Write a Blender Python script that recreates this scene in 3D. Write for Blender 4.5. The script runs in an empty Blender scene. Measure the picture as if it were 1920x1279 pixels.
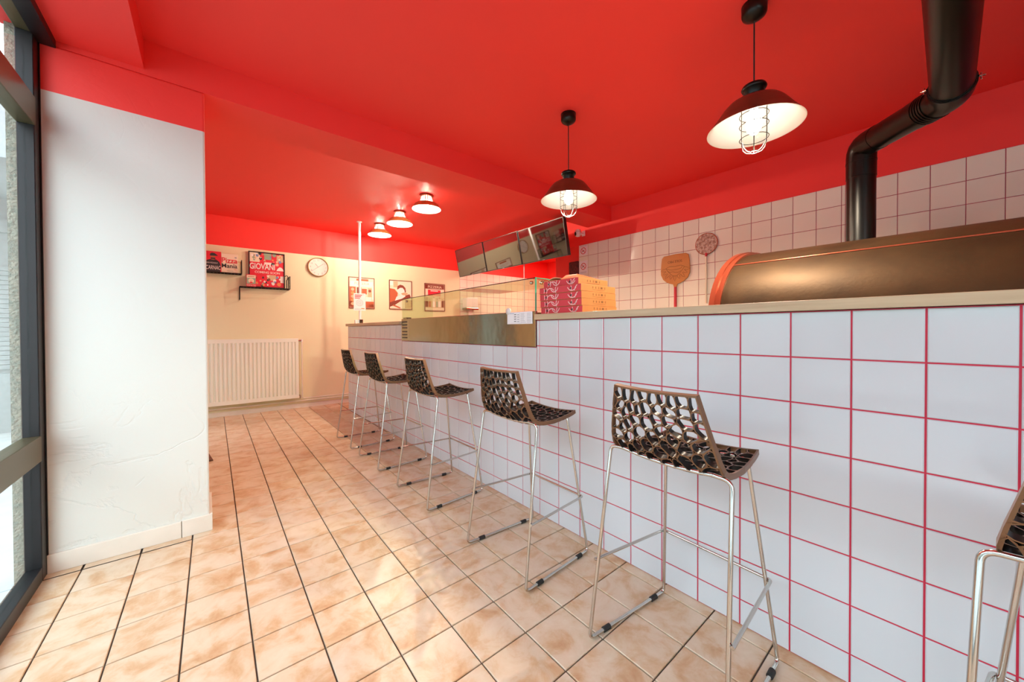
import bpy, bmesh, math, random
import numpy as np
from mathutils import Vector, Matrix
random.seed(4); RNG = np.random.RandomState(7)
SC = bpy.context.scene
COL = SC.collection
R = math.radians
PI = math.pi

# ------------------------------------------------------------------ camera
cd = bpy.data.cameras.new('camera'); cam = bpy.data.objects.new('camera', cd); COL.objects.link(cam)
yaw, pitch, roll = R(39.92047), R(-0.616), R(-0.239)
fwd = Vector((math.sin(yaw)*math.cos(pitch), math.cos(yaw)*math.cos(pitch), math.sin(pitch)))
rgt = Vector((math.cos(yaw), -math.sin(yaw), 0)); upv = rgt.cross(fwd)
r2 = rgt*math.cos(roll)+upv*math.sin(roll); u2 = upv*math.cos(roll)-rgt*math.sin(roll)
cam.matrix_world = Matrix.Translation((-1.4951, -1.5404, 1.0869)) @ Matrix((r2, u2, -fwd)).transposed().to_4x4()
cd.sensor_width = 36; cd.lens = 686.6966/1920*36
cd.shift_y = -(639.5-626.0294)/1920
cd.clip_start = 0.02; cd.clip_end = 200
SC.camera = cam
# ------------------------------------------------------------------ world, exposure
SC.view_settings.view_transform = 'Standard'; SC.view_settings.look = 'None'
SC.view_settings.gamma = 1; SC.view_settings.use_curve_mapping = False
SC.view_settings.exposure = 0.40
SC.cycles.use_denoising = True
SC.cycles.max_bounces = 10; SC.cycles.diffuse_bounces = 6; SC.cycles.glossy_bounces = 5; SC.cycles.transparent_max_bounces = 16
SC.cycles.caustics_reflective = False; SC.cycles.caustics_refractive = False
SC.cycles.sample_clamp_indirect = 8
W = bpy.data.worlds.new('sky'); SC.world = W; W.use_nodes = True
wn = W.node_tree.nodes; wl = W.node_tree.links
bg = wn['Background']; bg.inputs[1].default_value = 5.4
tc = wn.new('ShaderNodeTexCoord'); sx = wn.new('ShaderNodeSeparateXYZ'); rp = wn.new('ShaderNodeValToRGB')
wl.new(tc.outputs['Generated'], sx.inputs[0]); wl.new(sx.outputs['Z'], rp.inputs[0]); wl.new(rp.outputs[0], bg.inputs[0])
rp.color_ramp.elements[0].position = 0.0; rp.color_ramp.elements[0].color = (.93, .96, 1, 1)
rp.color_ramp.elements[1].position = .7; rp.color_ramp.elements[1].color = (.72, .86, 1, 1)
LAMP_PENDANT, LAMP_SPOT = 74.0, 35.0
LAMP_COLOR = (1.0, .84, .64)

# ------------------------------------------------------------------ materials
MATS = {}
def mat(name, col, rough=.5, metal=0., spec=.5, coat=0., noise=None, bump=None, emit=None, emit_s=0., var=0.):
    """noise=(scale, colour2, detail)   bump=(scale, strength, distance)"""
    m = bpy.data.materials.new(name); m.use_nodes = True; MATS[name] = m
    n, l = m.node_tree.nodes, m.node_tree.links; b = n['Principled BSDF']
    b.inputs['Base Color'].default_value = (*col, 1); b.inputs['Roughness'].default_value = rough
    b.inputs['Metallic'].default_value = metal; b.inputs['Specular IOR Level'].default_value = spec
    b.inputs['Coat Weight'].default_value = coat; b.inputs['Coat Roughness'].default_value = .08
    co = None
    if noise or bump:
        co = n.new('ShaderNodeTexCoord')
    src = None
    if noise:
        t = n.new('ShaderNodeTexNoise'); t.inputs['Scale'].default_value = noise[0]; t.inputs['Detail'].default_value = noise[2] if len(noise) > 2 else 3
        l.new(co.outputs['Object'], t.inputs['Vector'])
        r = n.new('ShaderNodeValToRGB'); l.new(t.outputs['Fac'], r.inputs[0])
        r.color_ramp.elements[0].position = .35; r.color_ramp.elements[0].color = (*col, 1)
        r.color_ramp.elements[1].position = .65; r.color_ramp.elements[1].color = (*noise[1], 1)
        src = r.outputs[0]
        l.new(src, b.inputs['Base Color'])
    if var:
        oi = n.new('ShaderNodeObjectInfo'); hs = n.new('ShaderNodeHueSaturation'); mr = n.new('ShaderNodeMapRange')
        l.new(oi.outputs['Random'], mr.inputs[0]); mr.inputs[3].default_value = 1-var; mr.inputs[4].default_value = 1+var*.3
        l.new(mr.outputs[0], hs.inputs['Value'])
        if src: l.new(src, hs.inputs['Color'])
        else: hs.inputs['Color'].default_value = (*col, 1)
        l.new(hs.outputs[0], b.inputs['Base Color'])
    if bump:
        t = n.new('ShaderNodeTexNoise'); t.inputs['Scale'].default_value = bump[0]; t.inputs['Detail'].default_value = 4
        l.new(co.outputs['Object'], t.inputs['Vector'])
        bp = n.new('ShaderNodeBump'); bp.inputs['Strength'].default_value = bump[1]; bp.inputs['Distance'].default_value = bump[2]
        l.new(t.outputs['Fac'], bp.inputs['Height']); l.new(bp.outputs[0], b.inputs['Normal'])
    if emit:
        b.inputs['Emission Color'].default_value = (*emit, 1); b.inputs['Emission Strength'].default_value = emit_s
    return m

RED = (.90, .046, .038)
CREAM = (.78, .74, .50)
def two_tone(name, lower, zb, cracks=False):
    m = mat(name, lower, .55, bump=(14, .12, .01)); n, l = m.node_tree.nodes, m.node_tree.links; b = n['Principled BSDF']
    g = n.new('ShaderNodeNewGeometry'); s = n.new('ShaderNodeSeparateXYZ'); l.new(g.outputs['Position'], s.inputs[0])
    c = n.new('ShaderNodeMath'); c.operation = 'GREATER_THAN'; c.inputs[1].default_value = zb; l.new(s.outputs['Z'], c.inputs[0])
    x = n.new('ShaderNodeMix'); x.data_type = 'RGBA'; x.inputs['A'].default_value = (*lower, 1); x.inputs['B'].default_value = (*RED, 1)
    l.new(c.outputs[0], x.inputs['Factor']); l.new(x.outputs['Result'], b.inputs['Base Color'])
    if cracks:   # blistered plaster near the bottom: relief only
        bp0 = [k for k in n if k.type == 'BUMP'][0]
        t = n.new('ShaderNodeTexNoise'); t.inputs['Scale'].default_value = 3.2; t.inputs['Detail'].default_value = 7; t.inputs['Distortion'].default_value = 1.2
        l.new(g.outputs['Position'], t.inputs['Vector'])
        ab = n.new('ShaderNodeMath'); ab.operation = 'SUBTRACT'; ab.inputs[1].default_value = .5; l.new(t.outputs['Fac'], ab.inputs[0])
        a2 = n.new('ShaderNodeMath'); a2.operation = 'ABSOLUTE'; l.new(ab.outputs[0], a2.inputs[0])
        a3 = n.new('ShaderNodeMath'); a3.operation = 'MINIMUM'; a3.inputs[1].default_value = .03; l.new(a2.outputs[0], a3.inputs[0])
        mz = n.new('ShaderNodeMapRange'); l.new(s.outputs['Z'], mz.inputs[0]); mz.inputs[1].default_value = .25; mz.inputs[2].default_value = 1.0; mz.inputs[3].default_value = 1; mz.inputs[4].default_value = .12
        mu = n.new('ShaderNodeMath'); mu.operation = 'MULTIPLY'; l.new(a3.outputs[0], mu.inputs[0]); l.new(mz.outputs[0], mu.inputs[1])
        bp = n.new('ShaderNodeBump'); bp.inputs['Strength'].default_value = .5; bp.inputs['Distance'].default_value = .12
        l.new(mu.outputs[0], bp.inputs['Height']); l.new(bp0.outputs[0], bp.inputs['Normal']); l.new(bp.outputs[0], b.inputs['Normal'])
    return m
def glass_mat(name, tint=(1, 1, 1), refl=1.0):
    m = bpy.data.materials.new(name); m.use_nodes = True; MATS[name] = m
    n, l = m.node_tree.nodes, m.node_tree.links; n.remove(n['Principled BSDF'])
    t = n.new('ShaderNodeBsdfTransparent'); t.inputs[0].default_value = (*tint, 1)
    g = n.new('ShaderNodeBsdfGlossy'); g.inputs['Roughness'].default_value = .02; g.inputs[0].default_value = (refl, refl, refl, 1)
    f = n.new('ShaderNodeFresnel'); f.inputs[0].default_value = 1.45
    gm = n.new('ShaderNodeNewGeometry'); iv = n.new('ShaderNodeMath'); iv.operation = 'SUBTRACT'; iv.inputs[0].default_value = 1; l.new(gm.outputs['Backfacing'], iv.inputs[1])
    fm = n.new('ShaderNodeMath'); fm.operation = 'MULTIPLY'; l.new(f.outputs[0], fm.inputs[0]); l.new(iv.outputs[0], fm.inputs[1])
    x = n.new('ShaderNodeMixShader'); l.new(fm.outputs[0], x.inputs[0]); l.new(t.outputs[0], x.inputs[1]); l.new(g.outputs[0], x.inputs[2])
    l.new(x.outputs[0], n['Material Output'].inputs[0]); return m

mat('red_paint', RED, .62, bump=(20, .06, .008))
two_tone('wall_cream_red', CREAM, 2.172)
two_tone('pillar_white_red', (.68, .70, .655), 2.166, True)
mat('plain_white', (.82, .82, .80), .5)
mat('skirting', (.78, .74, .66), .35, noise=(8, (.72, .68, .60)))
mat('grout_red', (.62, .02, .06), .6)
mat('grout_wall', (.40, .03, .08), .6)
mat('grout_floor', (.085, .065, .05), .9)
mat('tile_white', (.65, .675, .71), .10, spec=.5, var=.03, bump=(9, .05, .01))
mat('tile_wall', (.84, .87, .75), .12, var=.05, bump=(9, .05, .01))
mat('oak', (.50, .36, .22), .4, noise=(3, (.60, .46, .29), 6), bump=(60, .05, .003))
n_ = MATS['oak'].node_tree.nodes
mp = n_.new('ShaderNodeMapping'); mp.inputs['Scale'].default_value = (14, .8, 14)
tn = [k for k in n_ if k.type == 'TEX_NOISE'][0]; tcn = [k for k in n_ if k.type == 'TEX_COORD'][0]
MATS['oak'].node_tree.links.new(tcn.outputs['Object'], mp.inputs[0]); MATS['oak'].node_tree.links.new(mp.outputs[0], tn.inputs['Vector'])
mat('chrome', (.60, .58, .54), .12, 1.)
mat('steel', (.44, .40, .29), .17, 1., bump=(1.6, .22, .05))
mat('steel_dark', (.10, .09, .08), .5, .6)
mat('black_plastic', (.006, .005, .005), .34, spec=.3)
mat('plastic_floor_sheen', (.20, .10, .05), .3, .35, spec=.5)  # black shell plastic; warm reflection of floor and room put into the colour
mat('black_rubber', (.012, .012, .012), .6)
mat('black_metal', (.008, .007, .005), .32, .3, spec=.4)
mat('oven_metal', (.075, .042, .018), .54, .7, noise=(5, (.045, .026, .012), 6), bump=(70, .18, .003))
mat('oven_rim', (.42, .10, .05), .28, .7)
mat('shade_outer', (.16, .06, .03), .32, .5)
mat('shade_brass', (.50, .30, .10), .35, .6)
mat('shade_inner', (.88, .84, .78), .4)
mat('wire', (.05, .045, .04), .4, .5)
mat('bulb', (1, 1, 1), .4, emit=(1, .92, .80), emit_s=9)
mat('screen', (.004, .004, .004), .04)
MATS['screen'].node_tree.nodes['Principled BSDF'].inputs['IOR'].default_value = 2.3
mat('bezel', (.015, .015, .016), .3)
mat('radiator_white', (.84, .86, .76), .35)
mat('frame_bronze', (.13, .10, .05), .35, .6)
mat('frame_black', (.010, .009, .010), .4, .3)
mat('white_plastic', (.82, .82, .82), .35)
mat('paper', (.86, .86, .88), .6)
mat('ink', (.03, .03, .035), .6)
mat('ink_grey', (.35, .36, .40), .6)
mat('ink_red', (.62, .03, .05), .55)
mat('print_red', (.72, .025, .05), .45)
mat('print_white', (.86, .84, .80), .5)
mat('print_cream', (.82, .74, .58), .5)
mat('print_brown', (.22, .05, .03), .5)
mat('print_rust', (.48, .12, .05), .5)
mat('print_tan', (.62, .46, .28), .5)
mat('print_orange', (.80, .30, .10), .5)
mat('print_blue', (.20, .28, .50), .5)
mat('print_green', (.30, .42, .30), .5)
mat('print_skin', (.78, .58, .42), .5)
mat('kraft', (.48, .20, .062), .55, noise=(12, (.43, .18, .055)))
mat('box_red', (.66, .05, .07), .5)
mat('box_line', (.88, .66, .62), .5)
mat('bag_orange', (.72, .16, .05), .4)
mat('paddle_wood', (.62, .27, .06), .4, noise=(5, (.55, .22, .05), 5))
mat('paddle_line', (.16, .07, .02), .6)
mat('mat_brown', (.20, .07, .04), .9, noise=(30, (.10, .05, .03)))
mat('dark_weave', (.05, .010, .010), .7, noise=(40, (.16, .02, .02)), bump=(60, .5, .01))
mat('pavement', (.52, .52, .50), .8, noise=(6, (.44, .45, .44)))
mat('outer_wall', (.30, .32, .32), .8, noise=(20, (.27, .29, .29)), bump=(40, .2, .01))
mat('roughcast', (.36, .33, .25), .9, noise=(60, (.22, .24, .19)), bump=(90, .8, .02))
mat('peel_metal', (.74, .68, .58), .35, .3, noise=(45, (.34, .20, .14), 2))
mat('copper_pipe', (.72, .62, .46), .35, .2)
glass_mat('glass_window', (.93, .97, .96))
glass_mat('glass_green', (.90, .965, .88))
mat('glass_edge', (.05, .42, .25), .2, spec=.6)
glass_mat('glass_clear', (.98, .98, .97))
# floor tile: mottled cream and orange, shifted per tile
m = mat('tile_floor', (.8, .6, .4), .30, spec=.45); n, l = m.node_tree.nodes, m.node_tree.links; b = n['Principled BSDF']
co = n.new('ShaderNodeTexCoord'); oi = n.new('ShaderNodeObjectInfo'); t = n.new('ShaderNodeTexNoise'); t.noise_dimensions = '4D'
l.new(co.outputs['Object'], t.inputs['Vector']); mu = n.new('ShaderNodeMath'); mu.operation = 'MULTIPLY'; mu.inputs[1].default_value = 40; l.new(oi.outputs['Random'], mu.inputs[0]); l.new(mu.outputs[0], t.inputs['W'])
t.inputs['Scale'].default_value = 9; t.inputs['Detail'].default_value = 5; t.inputs['Roughness'].default_value = .62; t.inputs['Distortion'].default_value = .5
r = n.new('ShaderNodeValToRGB'); l.new(t.outputs['Fac'], r.inputs[0]); e = r.color_ramp.elements
e[0].position = .30; e[0].color = (.50, .27, .13, 1); e[1].position = .66; e[1].color = (.68, .55, .41, 1)
k = e.new(.42); k.color = (.58, .38, .22, 1); k = e.new(.52); k.color = (.64, .49, .34, 1)
l.new(r.outputs[0], b.inputs['Base Color'])

# ------------------------------------------------------------------ mesh helpers
class MB:
    """collects geometry for ONE mesh object; several materials allowed"""
    def __init__(s): s.v = []; s.f = []; s.m = []; s.sm = []; s.mats = []
    def mi(s, m):
        if m not in s.mats: s.mats.append(m)
        return s.mats.index(m)
    def add(s, vs, fs, m, smooth=False):
        o = len(s.v); s.v += [tuple(p) for p in vs]; i = s.mi(m)
        for f in fs: s.f.append([o+k for k in f]); s.m.append(i); s.sm.append(smooth)
        return s
    def box(s, a, b, m):
        x0, y0, z0 = a; x1, y1, z1 = b
        vs = [(x, y, z) for z in (z0, z1) for y in (y0, y1) for x in (x0, x1)]
        return s.add(vs, [(0, 2, 3, 1), (4, 5, 7, 6), (0, 1, 5, 4), (2, 6, 7, 3), (0, 4, 6, 2), (1, 3, 7, 5)], m)
    def tube(s, pts, r, m, n=8, closed=False, cap=True):
        P = [Vector(p) for p in pts]; N = len(P)
        rs = r if isinstance(r, (list, tuple)) else [r]*N
        T = []
        for i in range(N):
            if closed: d = P[(i+1) % N]-P[i-1]
            else: d = P[min(i+1, N-1)]-P[max(i-1, 0)]
            T.append(d.normalized())
        a = Vector((0, 0, 1)) if abs(T[0].z) < .9 else Vector((1, 0, 0))
        u = (a-T[0]*a.dot(T[0])).normalized(); vs = []
        for i in range(N):
            u = (u-T[i]*u.dot(T[i])).normalized(); w = T[i].cross(u)
            for k in range(n):
                q = 2*PI*k/n; vs.append(P[i]+(u*math.cos(q)+w*math.sin(q))*rs[i])
        fs = []
        for i in range(N if closed else N-1):
            j = (i+1) % N
            for k in range(n):
                k2 = (k+1) % n; fs.append((i*n+k, i*n+k2, j*n+k2, j*n+k))
        s.add(vs, fs, m, True)
        if cap and not closed:
            s.add(vs[:n], [tuple(range(n-1, -1, -1))], m); s.add(vs[-n:], [tuple(range(n))], m)
        return s
    def lathe(s, prof, m, n=32, c=(0, 0, 0), smooth=True):
        vs = []; fs = []; N = len(prof)
        for r, z in prof:
            for k in range(n):
                q = 2*PI*k/n; vs.append((c[0]+r*math.cos(q), c[1]+r*math.sin(q), c[2]+z))
        for i in range(N-1):
            for k in range(n):
                k2 = (k+1) % n; fs.append((i*n+k, i*n+k2, (i+1)*n+k2, (i+1)*n+k))
        return s.add(vs, fs, m, smooth)
    def prism(s, poly, y0, y1, m, flip=False):
        """polygon in local x,z extruded along y"""
        n = len(poly); vs = [(x, y0, z) for x, z in poly]+[(x, y1, z) for x, z in poly]
        fs = [tuple(range(n)), tuple(range(2*n-1, n-1, -1))]+[(k, n+k, n+(k+1) % n, (k+1) % n) for k in range(n)]
        return s.add(vs, fs, m)
    def flat(s, poly, y, m):
        """flat print: polygon in local x,z facing -y"""
        return s.add([(x, y, z) for x, z in poly], [tuple(range(len(poly)))], m)
    def mesh(s, name, fix=True):
        me = bpy.data.meshes.new(name); me.from_pydata(s.v, [], s.f)
        for k in s.mats: me.materials.append(MATS[k])
        me.polygons.foreach_set('material_index', s.m); me.polygons.foreach_set('use_smooth', s.sm)
        if fix:
            bm = bmesh.new(); bm.from_mesh(me); bmesh.ops.recalc_face_normals(bm, faces=bm.faces); bm.to_mesh(me); bm.free()
        me.update(); return me
    def obj(s, name, parent=None, loc=(0, 0, 0), rot=(0, 0, 0), bevel=0, fix=True):
        o = bpy.data.objects.new(name, s.mesh(name, fix)); COL.objects.link(o)
        o.location = loc; o.rotation_euler = rot
        if parent: o.parent = parent
        if bevel:
            b = o.modifiers.new('bevel', 'BEVEL'); b.width = bevel; b.segments = 2; b.limit_method = 'ANGLE'
        return o
def inst(name, me, parent, loc, rot=(0, 0, 0)):
    o = bpy.data.objects.new(name, me); COL.objects.link(o); o.parent = parent; o.location = loc; o.rotation_euler = rot; return o
def tag(o, label, cat, group=None):
    o['label'] = label; o['category'] = cat
    if group: o['group'] = group
    return o
def thing(name, label, cat, loc=(0, 0, 0), rot=(0, 0, 0), group=None):
    o = bpy.data.objects.new(name, None); COL.objects.link(o); o.location = loc
    o.rotation_euler = rot if isinstance(rot, tuple) else (0, 0, rot); o.empty_display_size = .1
    return tag(o, label, cat, group)
def struct(o, label=None):
    o['kind'] = 'structure'
    if label: o['label'] = label
    return o
def sempty(name, label=None):
    o = bpy.data.objects.new(name, None); COL.objects.link(o); return struct(o, label)
def copy_tree(o, parent=None):
    c = o.copy(); COL.objects.link(c)
    if parent: c.parent = parent
    for ch in list(o.children): copy_tree(ch, c)
    return c
def rpath(pts, rad, n=5):
    P = [Vector(p) for p in pts]; out = [P[0]]
    for i in range(1, len(P)-1):
        a = (P[i-1]-P[i]); b_ = (P[i+1]-P[i]); d = min(rad, a.length*.45, b_.length*.45)
        p0 = P[i]+a.normalized()*d; p2 = P[i]+b_.normalized()*d
        for k in range(n+1):
            t = k/n; out.append(p0*(1-t)**2+P[i]*2*t*(1-t)+p2*t*t)
    out.append(P[-1]); return out
def rrect(w, h, r, n=5, cx=0, cz=0):
    out = []
    for sx_, sz, a0 in ((1, 1, 0), (-1, 1, 90), (-1, -1, 180), (1, -1, 270)):
        for k in range(n+1):
            q = R(a0+90*k/n); out.append((cx+sx_*(w/2-r)+r*math.cos(q), cz+sz*(h/2-r)+r*math.sin(q)))
    return out
def circ(cx, cz, r, n=24, rz=None):
    return [(cx+r*math.cos(2*PI*k/n), cz+(rz or r)*math.sin(2*PI*k/n)) for k in range(n)]
def rect(x0, z0, x1, z1): return [(x0, z0), (x1, z0), (x1, z1), (x0, z1)]
def ringpoly(mb, cx, cz, r0, r1, y, m, n=28, a0=0, a1=360):
    for k in range(n):
        p, q = R(a0+(a1-a0)*k/n), R(a0+(a1-a0)*(k+1)/n)
        mb.flat([(cx+r0*math.cos(p), cz+r0*math.sin(p)), (cx+r1*math.cos(p), cz+r1*math.sin(p)), (cx+r1*math.cos(q), cz+r1*math.sin(q)), (cx+r0*math.cos(q), cz+r0*math.sin(q))], y, m)
def text(name, s, parent, x, y, z, size, m, align='CENTER', spin=0, sx=1.0, shear=0, bold=0, extrude=.0004):
    c = bpy.data.curves.new(name, 'FONT'); c.body = s; c.size = size; c.align_x = align; c.extrude = extrude; c.shear = shear; c.offset = bold
    tmp = bpy.data.objects.new(name, c); me = bpy.data.meshes.new_from_object(tmp); bpy.data.objects.remove(tmp)
    me.materials.clear(); me.materials.append(MATS[m])
    o = bpy.data.objects.new(name, me); COL.objects.link(o); o.parent = parent
    o.location = (x, y, z); o.rotation_euler = (R(90), R(spin), 0); o.scale = (sx, 1, 1); return o
TILES = {}
def tile_mesh(w, h, th, m):
    """tile lying in local x,z facing -y, chamfered face; origin at its centre on the back"""
    key = (round(w, 4), round(h, 4), th, m)
    if key not in TILES:
        c = .0022; a, b_ = w/2, h/2; mb = MB()
        v = [(x, 0, z) for x, z in rect(-a, -b_, a, b_)]+[(x, -th+c, z) for x, z in rect(-a, -b_, a, b_)]+[(x, -th, z) for x, z in rect(-a+c, -b_+c, a-c, b_-c)]
        f = [(8, 9, 10, 11)]+[(k, (k+1) % 4, 4+(k+1) % 4, 4+k) for k in range(4)]+[(4+k, 4+(k+1) % 4, 8+(k+1) % 4, 8+k) for k in range(4)]
        mb.add(v, f, m); TILES[key] = mb.mesh('tile')
    return TILES[key]

# ------------------------------------------------------------------ room shell
CEIL, SOF, LBZ, XW, DX = 2.55, 2.375, 2.40, -2.05, 2.2245
PY, PX = 1.056, -1.488
def by(x): return 4.34-.04*x          # back wall plane
BROT = math.atan(-.04)
bx = MB().box((XW-.09, -5, -.12), (4.4, 4.6, -.006), 'grout_floor')
floor = struct(bx.obj('floor'))
# floor tiles (grid measured in the photograph)
FA, FPX, FPY, FOX, FOY = -.0121, .1908, .1934, -1.3793, .3916
ft = MB(); g = .005; a, b_ = FPX/2-g/2, FPY/2-g/2; c = .0018
v = [(x, y, -.006) for x, y in rect(-a, -b_, a, b_)]+[(x, y, -c) for x, y in rect(-a, -b_, a, b_)]+[(x, y, 0) for x, y in rect(-a+c, -b_+c, a-c, b_-c)]
ft.add(v, [(8, 9, 10, 11)]+[(k, (k+1) % 4, 4+(k+1) % 4, 4+k) for k in range(4)]+[(4+k, 4+(k+1) % 4, 8+(k+1) % 4, 8+k) for k in range(4)], 'tile_floor')
fme = ft.mesh('tile'); rest = MB(); ntile = 0
cells = []
for i in range(-4, 18):
    for j in range(-24, 28):
        x = (i+.5)*FPX+FOX; y = -(j+.5)*FPY+FOY
        wx, wy = math.cos(FA)*x-math.sin(FA)*y, math.sin(FA)*x+math.cos(FA)*y
        if wx < XW-.12 or wx > 2.3 or wy > 4.55 or wy < -4.9: continue
        if wx < PX-.05 and PY+.06 < wy < 1.36: continue
        d = Vector((wx+1.495, wy+1.54)); dep = d.x*math.sin(yaw)+d.y*math.cos(yaw); lat = d.x*math.cos(yaw)-d.y*math.sin(yaw)
        vis = dep > .75 and abs(lat/max(dep, .01)) < 1.62 and wx < .08 and not (wx < PX-.12 and wy > PY)
        cells.append((0 if vis else 1, d.length, wx, wy))
cells.sort()
for vis, dist, wx, wy in cells:
    if vis == 0 and ntile < 300: inst('tile', fme, floor, (wx, wy, 0), (0, 0, FA)); ntile += 1
    else:
        ca, sa = math.cos(FA), math.sin(FA)
        rest.add([(wx+ca*p[0]-sa*p[1], wy+sa*p[0]+ca*p[1], p[2]) for p in v], [(8, 9, 10, 11)], 'tile_floor')
o = rest.obj('tile_field', floor); o['kind'] = 'stuff'

struct(MB().box((XW-.12, -5, CEIL), (4.4, 4.6, CEIL+.1), 'red_paint').obj('ceiling'))
struct(MB().box((XW-.10, -4.9, LBZ), (-1.718, PY, CEIL), 'red_paint').obj('beam'), 'red boxed beam along the shop window')
struct(MB().box((XW-.05, PY, SOF), (DX, 1.403, CEIL), 'red_paint').obj('beam'), 'red beam across the room above the hanging screens')
# pillar by the window
pm = MB(); pm.box((XW-.04, PY, 0), (PX, 1.40, SOF), 'pillar_white_red'); struct(pm.obj('pillar', bevel=.008))
sk = MB().box((XW, PY-.012, 0), (PX-.115, PY, .085), 'skirting'); s1 = sk.obj('baseboard_front', bevel=.002); struct(s1)
MB().box((PX-.112, PY-.014, 0), (PX+.012, PY, .088), 'skirting').obj('skirting_tile', s1, bevel=.002)
MB().box((PX, PY, 0), (PX+.012, 1.40, .088), 'skirting').obj('skirting_tile', s1, bevel=.002)
# back wall
o = MB().box((-2.09, 0, -.05), (4.5, .15, CEIL), 'wall_cream_red').obj('wall_back', loc=(0, by(0), 0), rot=(0, 0, BROT)); wback = struct(o)
struct(MB().box((-2.4, -.012, 0), (2.1, 0, .055), 'skirting').obj('baseboard_back', loc=(0, by(0), 0), rot=(0, 0, BROT)))
struct(MB().box((XW-.1, -5, 0), (4.4, -4.9, CEIL), 'plain_white').obj('wall_front'))
# right wall with tiles
rw = MB().box((DX, -4.9, 0), (DX+.12, 1.542, CEIL), 'red_paint').obj('wall_right'); struct(rw)
lw = MB().box((DX+.03, 1.542, 0), (DX+.12, 1.985, 2.177), 'red_paint').box((DX, 1.542, 2.177), (DX+.12, 4.3, CEIL), 'red_paint').obj('lintel', rw)
struct(MB().box((DX+.12, 1.86, 0), (4.4, 1.98, CEIL), 'red_paint').obj('wall_kitchen'))
struct(MB().box((4.3, 1.98, 0), (4.4, 4.4, CEIL), 'red_paint').obj('wall_end'))
MB().box((DX-.004, -2.7, 1.0), (DX, 1.542, 2.172), 'grout_wall').obj('grout', rw)
ys = [1.542-.15*k for k in range(18)]+[-1.03, -1.152]+[-1.302-.15*k for k in range(5)]
G = .0035; rest = MB(); cnt = 0
for k in range(len(ys)-1):
    y0, y1 = ys[k], ys[k+1]; w = y0-y1
    for r_ in range(8):
        z1 = 2.172-.15*r_; z0 = z1-.15
        inst('tile', tile_mesh(w-G, .15-G, .006, 'tile_wall'), rw, (DX-.002, (y0+y1)/2, (z0+z1)/2), (0, 0, R(-90)))
# back wall tiles (kitchen end)
MB().box((2.106, -.003, .9), (4.35, 0, 2.172), 'grout_wall').obj('grout', wback)
for k in range(14):
    for r_ in range(8):
        inst('tile', tile_mesh(.15-G, .15-G, .006, 'tile_wall'), wback, (2.106+.075+.15*k, -.001, 2.172-.075-.15*r_))

# ------------------------------------------------------------------ shop window on the left
def window(name, edges, z_top, parent_label):
    w = sempty(name, parent_label)
    ya, yb = edges[0], edges[-1]
    for y in edges:
        MB().box((XW-.05, y-.03, 0), (XW-.0, y+.03, z_top), 'frame_black').obj('mullion', w, bevel=.003)
    for (z0, z1, dx) in ((0, .06, .0), (.525, .635, .004), (1.975, 2.095, .004), (z_top-.03, z_top, .0)):
        for p, q in zip(edges[:-1], edges[1:]):
            MB().box((XW-.05, p+.03, z0), (XW+dx, q-.03, z1), 'frame_bronze' if z0 > .1 else 'frame_black').obj('rail', w, bevel=.003)
            
    for p, q in zip(edges[:-1], edges[1:]):
        for z0, z1 in ((.06, .525), (.635, 1.975), (2.095, z_top-.03)):
            MB().box((XW-.030, p+.03, z0), (XW-.024, q-.03, z1), 'glass_window').obj('glass_pane', w)
    return w
window('window_1', [-4.87, -3.6, -2.2, -.75, 1.02], LBZ, 'dark bronze shop window along the left side')
dr = sempty('door_1', 'dark framed glass street door behind the pillar')
for y0, y1 in ((2.70, 2.98), (3.58, 3.78)): MB().box((XW-.06, y0, 0), (XW, y1, 2.2), 'frame_black').obj('stile', dr, bevel=.004)
for z0, z1 in ((0, .16), (2.0, 2.2)): MB().box((XW-.06, 2.98, z0), (XW, 3.58, z1), 'frame_black').obj('rail', dr, bevel=.004)
MB().box((XW-.033, 2.98, .16), (XW-.027, 3.58, 2.0), 'glass_window').obj('glass_pane', dr)
MB().tube([(XW, 2.92, .85), (XW+.05, 2.92, .85), (XW+.05, 2.92, 1.35), (XW, 2.92, 1.35)], .012, 'chrome', 10).obj('door_handle', dr)
struct(MB().box((XW-.06, 1.4, 0), (XW, 2.70, CEIL), 'wall_cream_red').box((XW-.06, 3.78, 0), (XW, 4.6, CEIL), 'wall_cream_red').box((XW-.06, 2.70, 2.2), (XW, 3.78, CEIL), 'wall_cream_red').obj('wall_left'))
struct(MB().box((XW-.005, -4.85, LBZ-.035), (XW+.05, PY-.002, LBZ), 'frame_black').obj('trim_1'), 'black metal strip under the beam along the window head')
struct(MB().box((XW-.02, 1.048, 0), (XW+.004, PY, LBZ-.03), 'frame_black').obj('trim_2'), 'black sealing strip between window and pillar')
# outside
struct(MB().box((-14, -12, -.25), (XW-.09, 26, -.1), 'pavement').obj('pavement'))
o = MB().box((XW-.085, 1.025, -.1), (XW-.052, 1.4, 3.2), 'roughcast').obj('wall_outside'); struct(o)
bd = thing('building', 'pale street building with ribbed roller shutter seen through the shop window', 'building', (-2.2, 5.6, -.1))
MB().box((-3.2, 0, 0), (-.15, .3, 4.2), 'outer_wall').obj('wall', bd)
MB().box((-3.2, -.06, 2.35), (-.15, 0, 2.5), 'outer_wall').obj('cornice', bd)
for k in range(22): MB().prism([(-2.3, .75+k*.055), (-.45, .75+k*.055), (-.45, .80+k*.055), (-2.3, .80+k*.055)], -.03, 0, 'outer_wall').obj('shutter_slat', bd)
MB().box((-2.6, -.03, 0), (-.3, 0, .7), 'outer_wall').obj('plinth', bd)
MB().box((-3.4, -1.7, 2.75), (-.15, 0, 2.85), 'outer_wall').obj('added_sunshade', bd)  # overhang added to keep the wall below in shade
bd = thing('building', 'grey street facade across the road outside the shop window', 'building', (-10.5, 4, -.1))
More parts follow.
